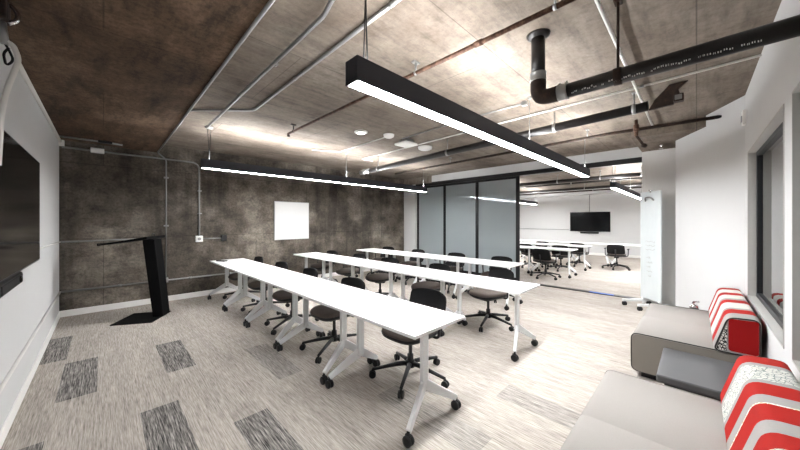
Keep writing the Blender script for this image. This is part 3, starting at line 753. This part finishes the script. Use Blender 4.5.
def make_sofa(x0, x1, label, bands, back0, back1, yf, pipe_ends):
    t = thing('bench_sofa', label, 'sofa', (x0, 0, 0), 0, 'low grey bench sofas under the windows')
    L = x1-x0; yb = YR+.02; z0, z1 = .06, .42
    sec = rounded([(yf, z0), (yf, z1), (yb, z1), (yb, z0)], .055)
    loft(sec, [.012, L/2-.004, L/2, L/2+.004, L-.012], [0]*4, [M['seat_top']], 'seat', t, [1, 1, .992, 1, 1])
    for xe, nx in ((0, 1), (L, -1)):
        e = MB(); s2 = rounded([(yf-.006, z0+.006), (yf-.006, z1-.006), (yb+.006, z1-.006), (yb+.006, z0+.006)], .05)
        e.prism([(xe, p[0], p[1]) for p in s2], (nx*.014, 0, 0), .004, 1); so = e.build('side_panel', M['seat_side'], t)
        ring = [(xe+nx*.012, p[0], p[1]) for p in sec]; ring.append(ring[0])
        MB().tube(ring, .0045, 6, False).build('piping', M['piping'] if pipe_ends else M['seat_top'], so)
    MB().box(.06, L-.06, yb+.06, yf-.07, 0.0, .062).build('plinth', M['black_plastic'], t)
    # sloped bolster backrest with bands
    prof = rounded([(-.09, .415), (-.178, .725), (-.36, .735), (-.36, .415)], .05)
    prof_m = [p for p in prof]
    xs, ids, sc = [back0-x0], [], [.93]; xs.append(xs[0]+.02); sc.append(1.0); ids.append(bands[0][0])
    tot = sum(b[1] for b in bands); Lb = back1-back0-.04; x = xs[-1]
    for mi, w in bands:
        x += w/tot*Lb; xs.append(x); sc.append(1.0); ids.append(mi)
    xs.append(back1-x0); sc.append(.93); ids.append(bands[-1][0])
    bk = loft(prof, xs, ids, [M[b] for b in BM], 'backrest', t, sc)
    cy = sum(p[0] for p in prof)/len(prof); cz = sum(p[1] for p in prof)/len(prof)
    for xe, nx in ((xs[0], -1), (xs[-1], 1)):
        pf = lambda p, s_: (cy+(p[0]-cy)*s_, cz+(p[1]-cz)*s_)
        # end panel: deep red square with a patterned wedge toward the seat front
        e = MB(); q = rounded([(-.185, .445), (-.185, .705), (-.345, .712), (-.345, .445)], .02)
        e.prism([(xe+nx*.0005, p[0], p[1]) for p in q], (nx*.006, 0, 0), .002, 1); e.build('end_panel', M['deep_red'], bk)
        e = MB(); q = rounded([(-.115, .44), (-.178, .67), (-.178, .44)], .008)
        e.prism([(xe+nx*.0005, p[0], p[1]) for p in q], (nx*.005, 0, 0), .002, 1); e.build('end_wedge', M['pat_black'], bk)
        ring = [(xe+nx*.001,)+pf(p, .93) for p in prof]; ring.append(ring[0])
        MB().tube(ring, .0055, 6, False).build('piping', M['piping'], bk)
    return t
# bands: (material, width) from the near end to the far end
s1b = [(0, .16), (1, .06), (2, .15), (0, .11), (1, .10), (0, .15), (4, .012), (1, .085), (0, .145), (1, .04), (2, .20), (1, .045), (0, .12)]
s2b = [(1, .10), (0, .13), (1, .05), (3, .20), (0, .12), (1, .06), (3, .16), (0, .12), (3, .16), (0, .10)]
make_sofa(1.20, 2.62, 'pale grey bench sofa nearest the camera with a red striped bolster back', s1b, 1.25, 2.66, .475, False)
t = make_sofa(3.63, 5.16, 'grey bench sofa beyond the charcoal side table with a red striped bolster back', s2b, 3.62, 5.14, .45, True)
hk = MB(); hk.lathe([(.02, 0), (.04, .005), (.045, .03), (.02, .035)], (1.54, .02, .43), 'x', 16); hk.tube(bend([(1.49, .03, .40), (1.57, .03, .40), (1.57, .03, .50), (1.61, -.02, .50)], .03), .012, 8)
hk.build('bracket', M['chrome'], t)
t = thing('side_table', 'low charcoal laminate table between the two bench sofas', 'table', (2.93, 0, 0))
MB().box(0, .685, YR+.03, .215, .30, .355, .012, 3).build('tabletop', M['charcoal'], t)
MB().box(.03, .67, YR+.06, .17, .02, .30).build('base', M['charcoal_edge'], t)
MB().box(.06, .64, YR+.08, .14, 0, .02).build('plinth', M['black_plastic'], t)

# ------------------------------------------------------------------ mobile glass board by the column
t = thing('mobile_board', 'narrow white glass board on a wheeled stand in front of the column', 'board', (6.72, .56, 0), math.radians(-45))
MB().box(-.012, .012, -.21, .21, .14, 2.02, .004, 1).build('glass_panel', M['board_glass'], t)
for y_ in (.17, -.17):
    f = MB(); f.box(-.36, .14, y_-.025, y_+.025, .075, .115, .01); f.box(-.016, .016, y_-.02, y_+.02, .115, .16, .004, 1)
    fo = f.build('foot', M['leg_white'], t); caster(fo, -.33, y_); caster(fo, .11, y_)
c = MB(); c.lathe([(.02, 0), (.02, .03), (.034, .034), (.034, .05)], (0, .0, 2.0), 'z', 14); c.build('clamp', M['chrome'], t)
MB().tube(bend([(-.02, .09, 1.86), (-.06, .05, 1.92), (-.06, -.06, 1.92), (-.02, -.08, 1.86)], .05), .014, 8).build('handle', M['galv'], t)
g = MB(); rb = random.Random(4)
for j in range(3):
    z = 1.15 - j*.07
    g.tube([(-.013, .10-.02*k_, z+.01*math.sin(k_*1.3+j)) for k_ in range(11)], .0025, 4)
for j in range(5):
    z = .55+j*.08; g.tube([(-.013, rb.uniform(.03, .09)-.012*k_, z+.016*math.sin(k_*1.9+j)) for k_ in range(8)], .002, 4)
g.build('marker_scribble', M['band_grey'], t)

# ------------------------------------------------------------------ world, camera, view
w = bpy.data.worlds.new('World'); SC.world = w; w.use_nodes = True
w.node_tree.nodes['Background'].inputs[0].default_value = (.8, .85, .9, 1); w.node_tree.nodes['Background'].inputs[1].default_value = .3
cam = bpy.data.cameras.new('Camera'); co = bpy.data.objects.new('Camera', cam); COL.objects.link(co)
cam.sensor_fit = 'HORIZONTAL'; cam.sensor_width = 36; cam.lens = 296.5/800*36; cam.shift_y = -3.5/800
cam.clip_start = .02; cam.clip_end = 100
co.location = (0, 0, HC); co.rotation_euler = (PI/2, 0, -PI/4)
SC.camera = co
vs = SC.view_settings; vs.view_transform = 'Standard'; vs.look = 'None'; vs.gamma = 1; vs.use_curve_mapping = False; vs.exposure = 2.22
SC.cycles.max_bounces = 10; SC.cycles.diffuse_bounces = 6; SC.cycles.transparent_max_bounces = 12
SC.cycles.sample_clamp_indirect = 6
SC.cycles.use_denoising = True
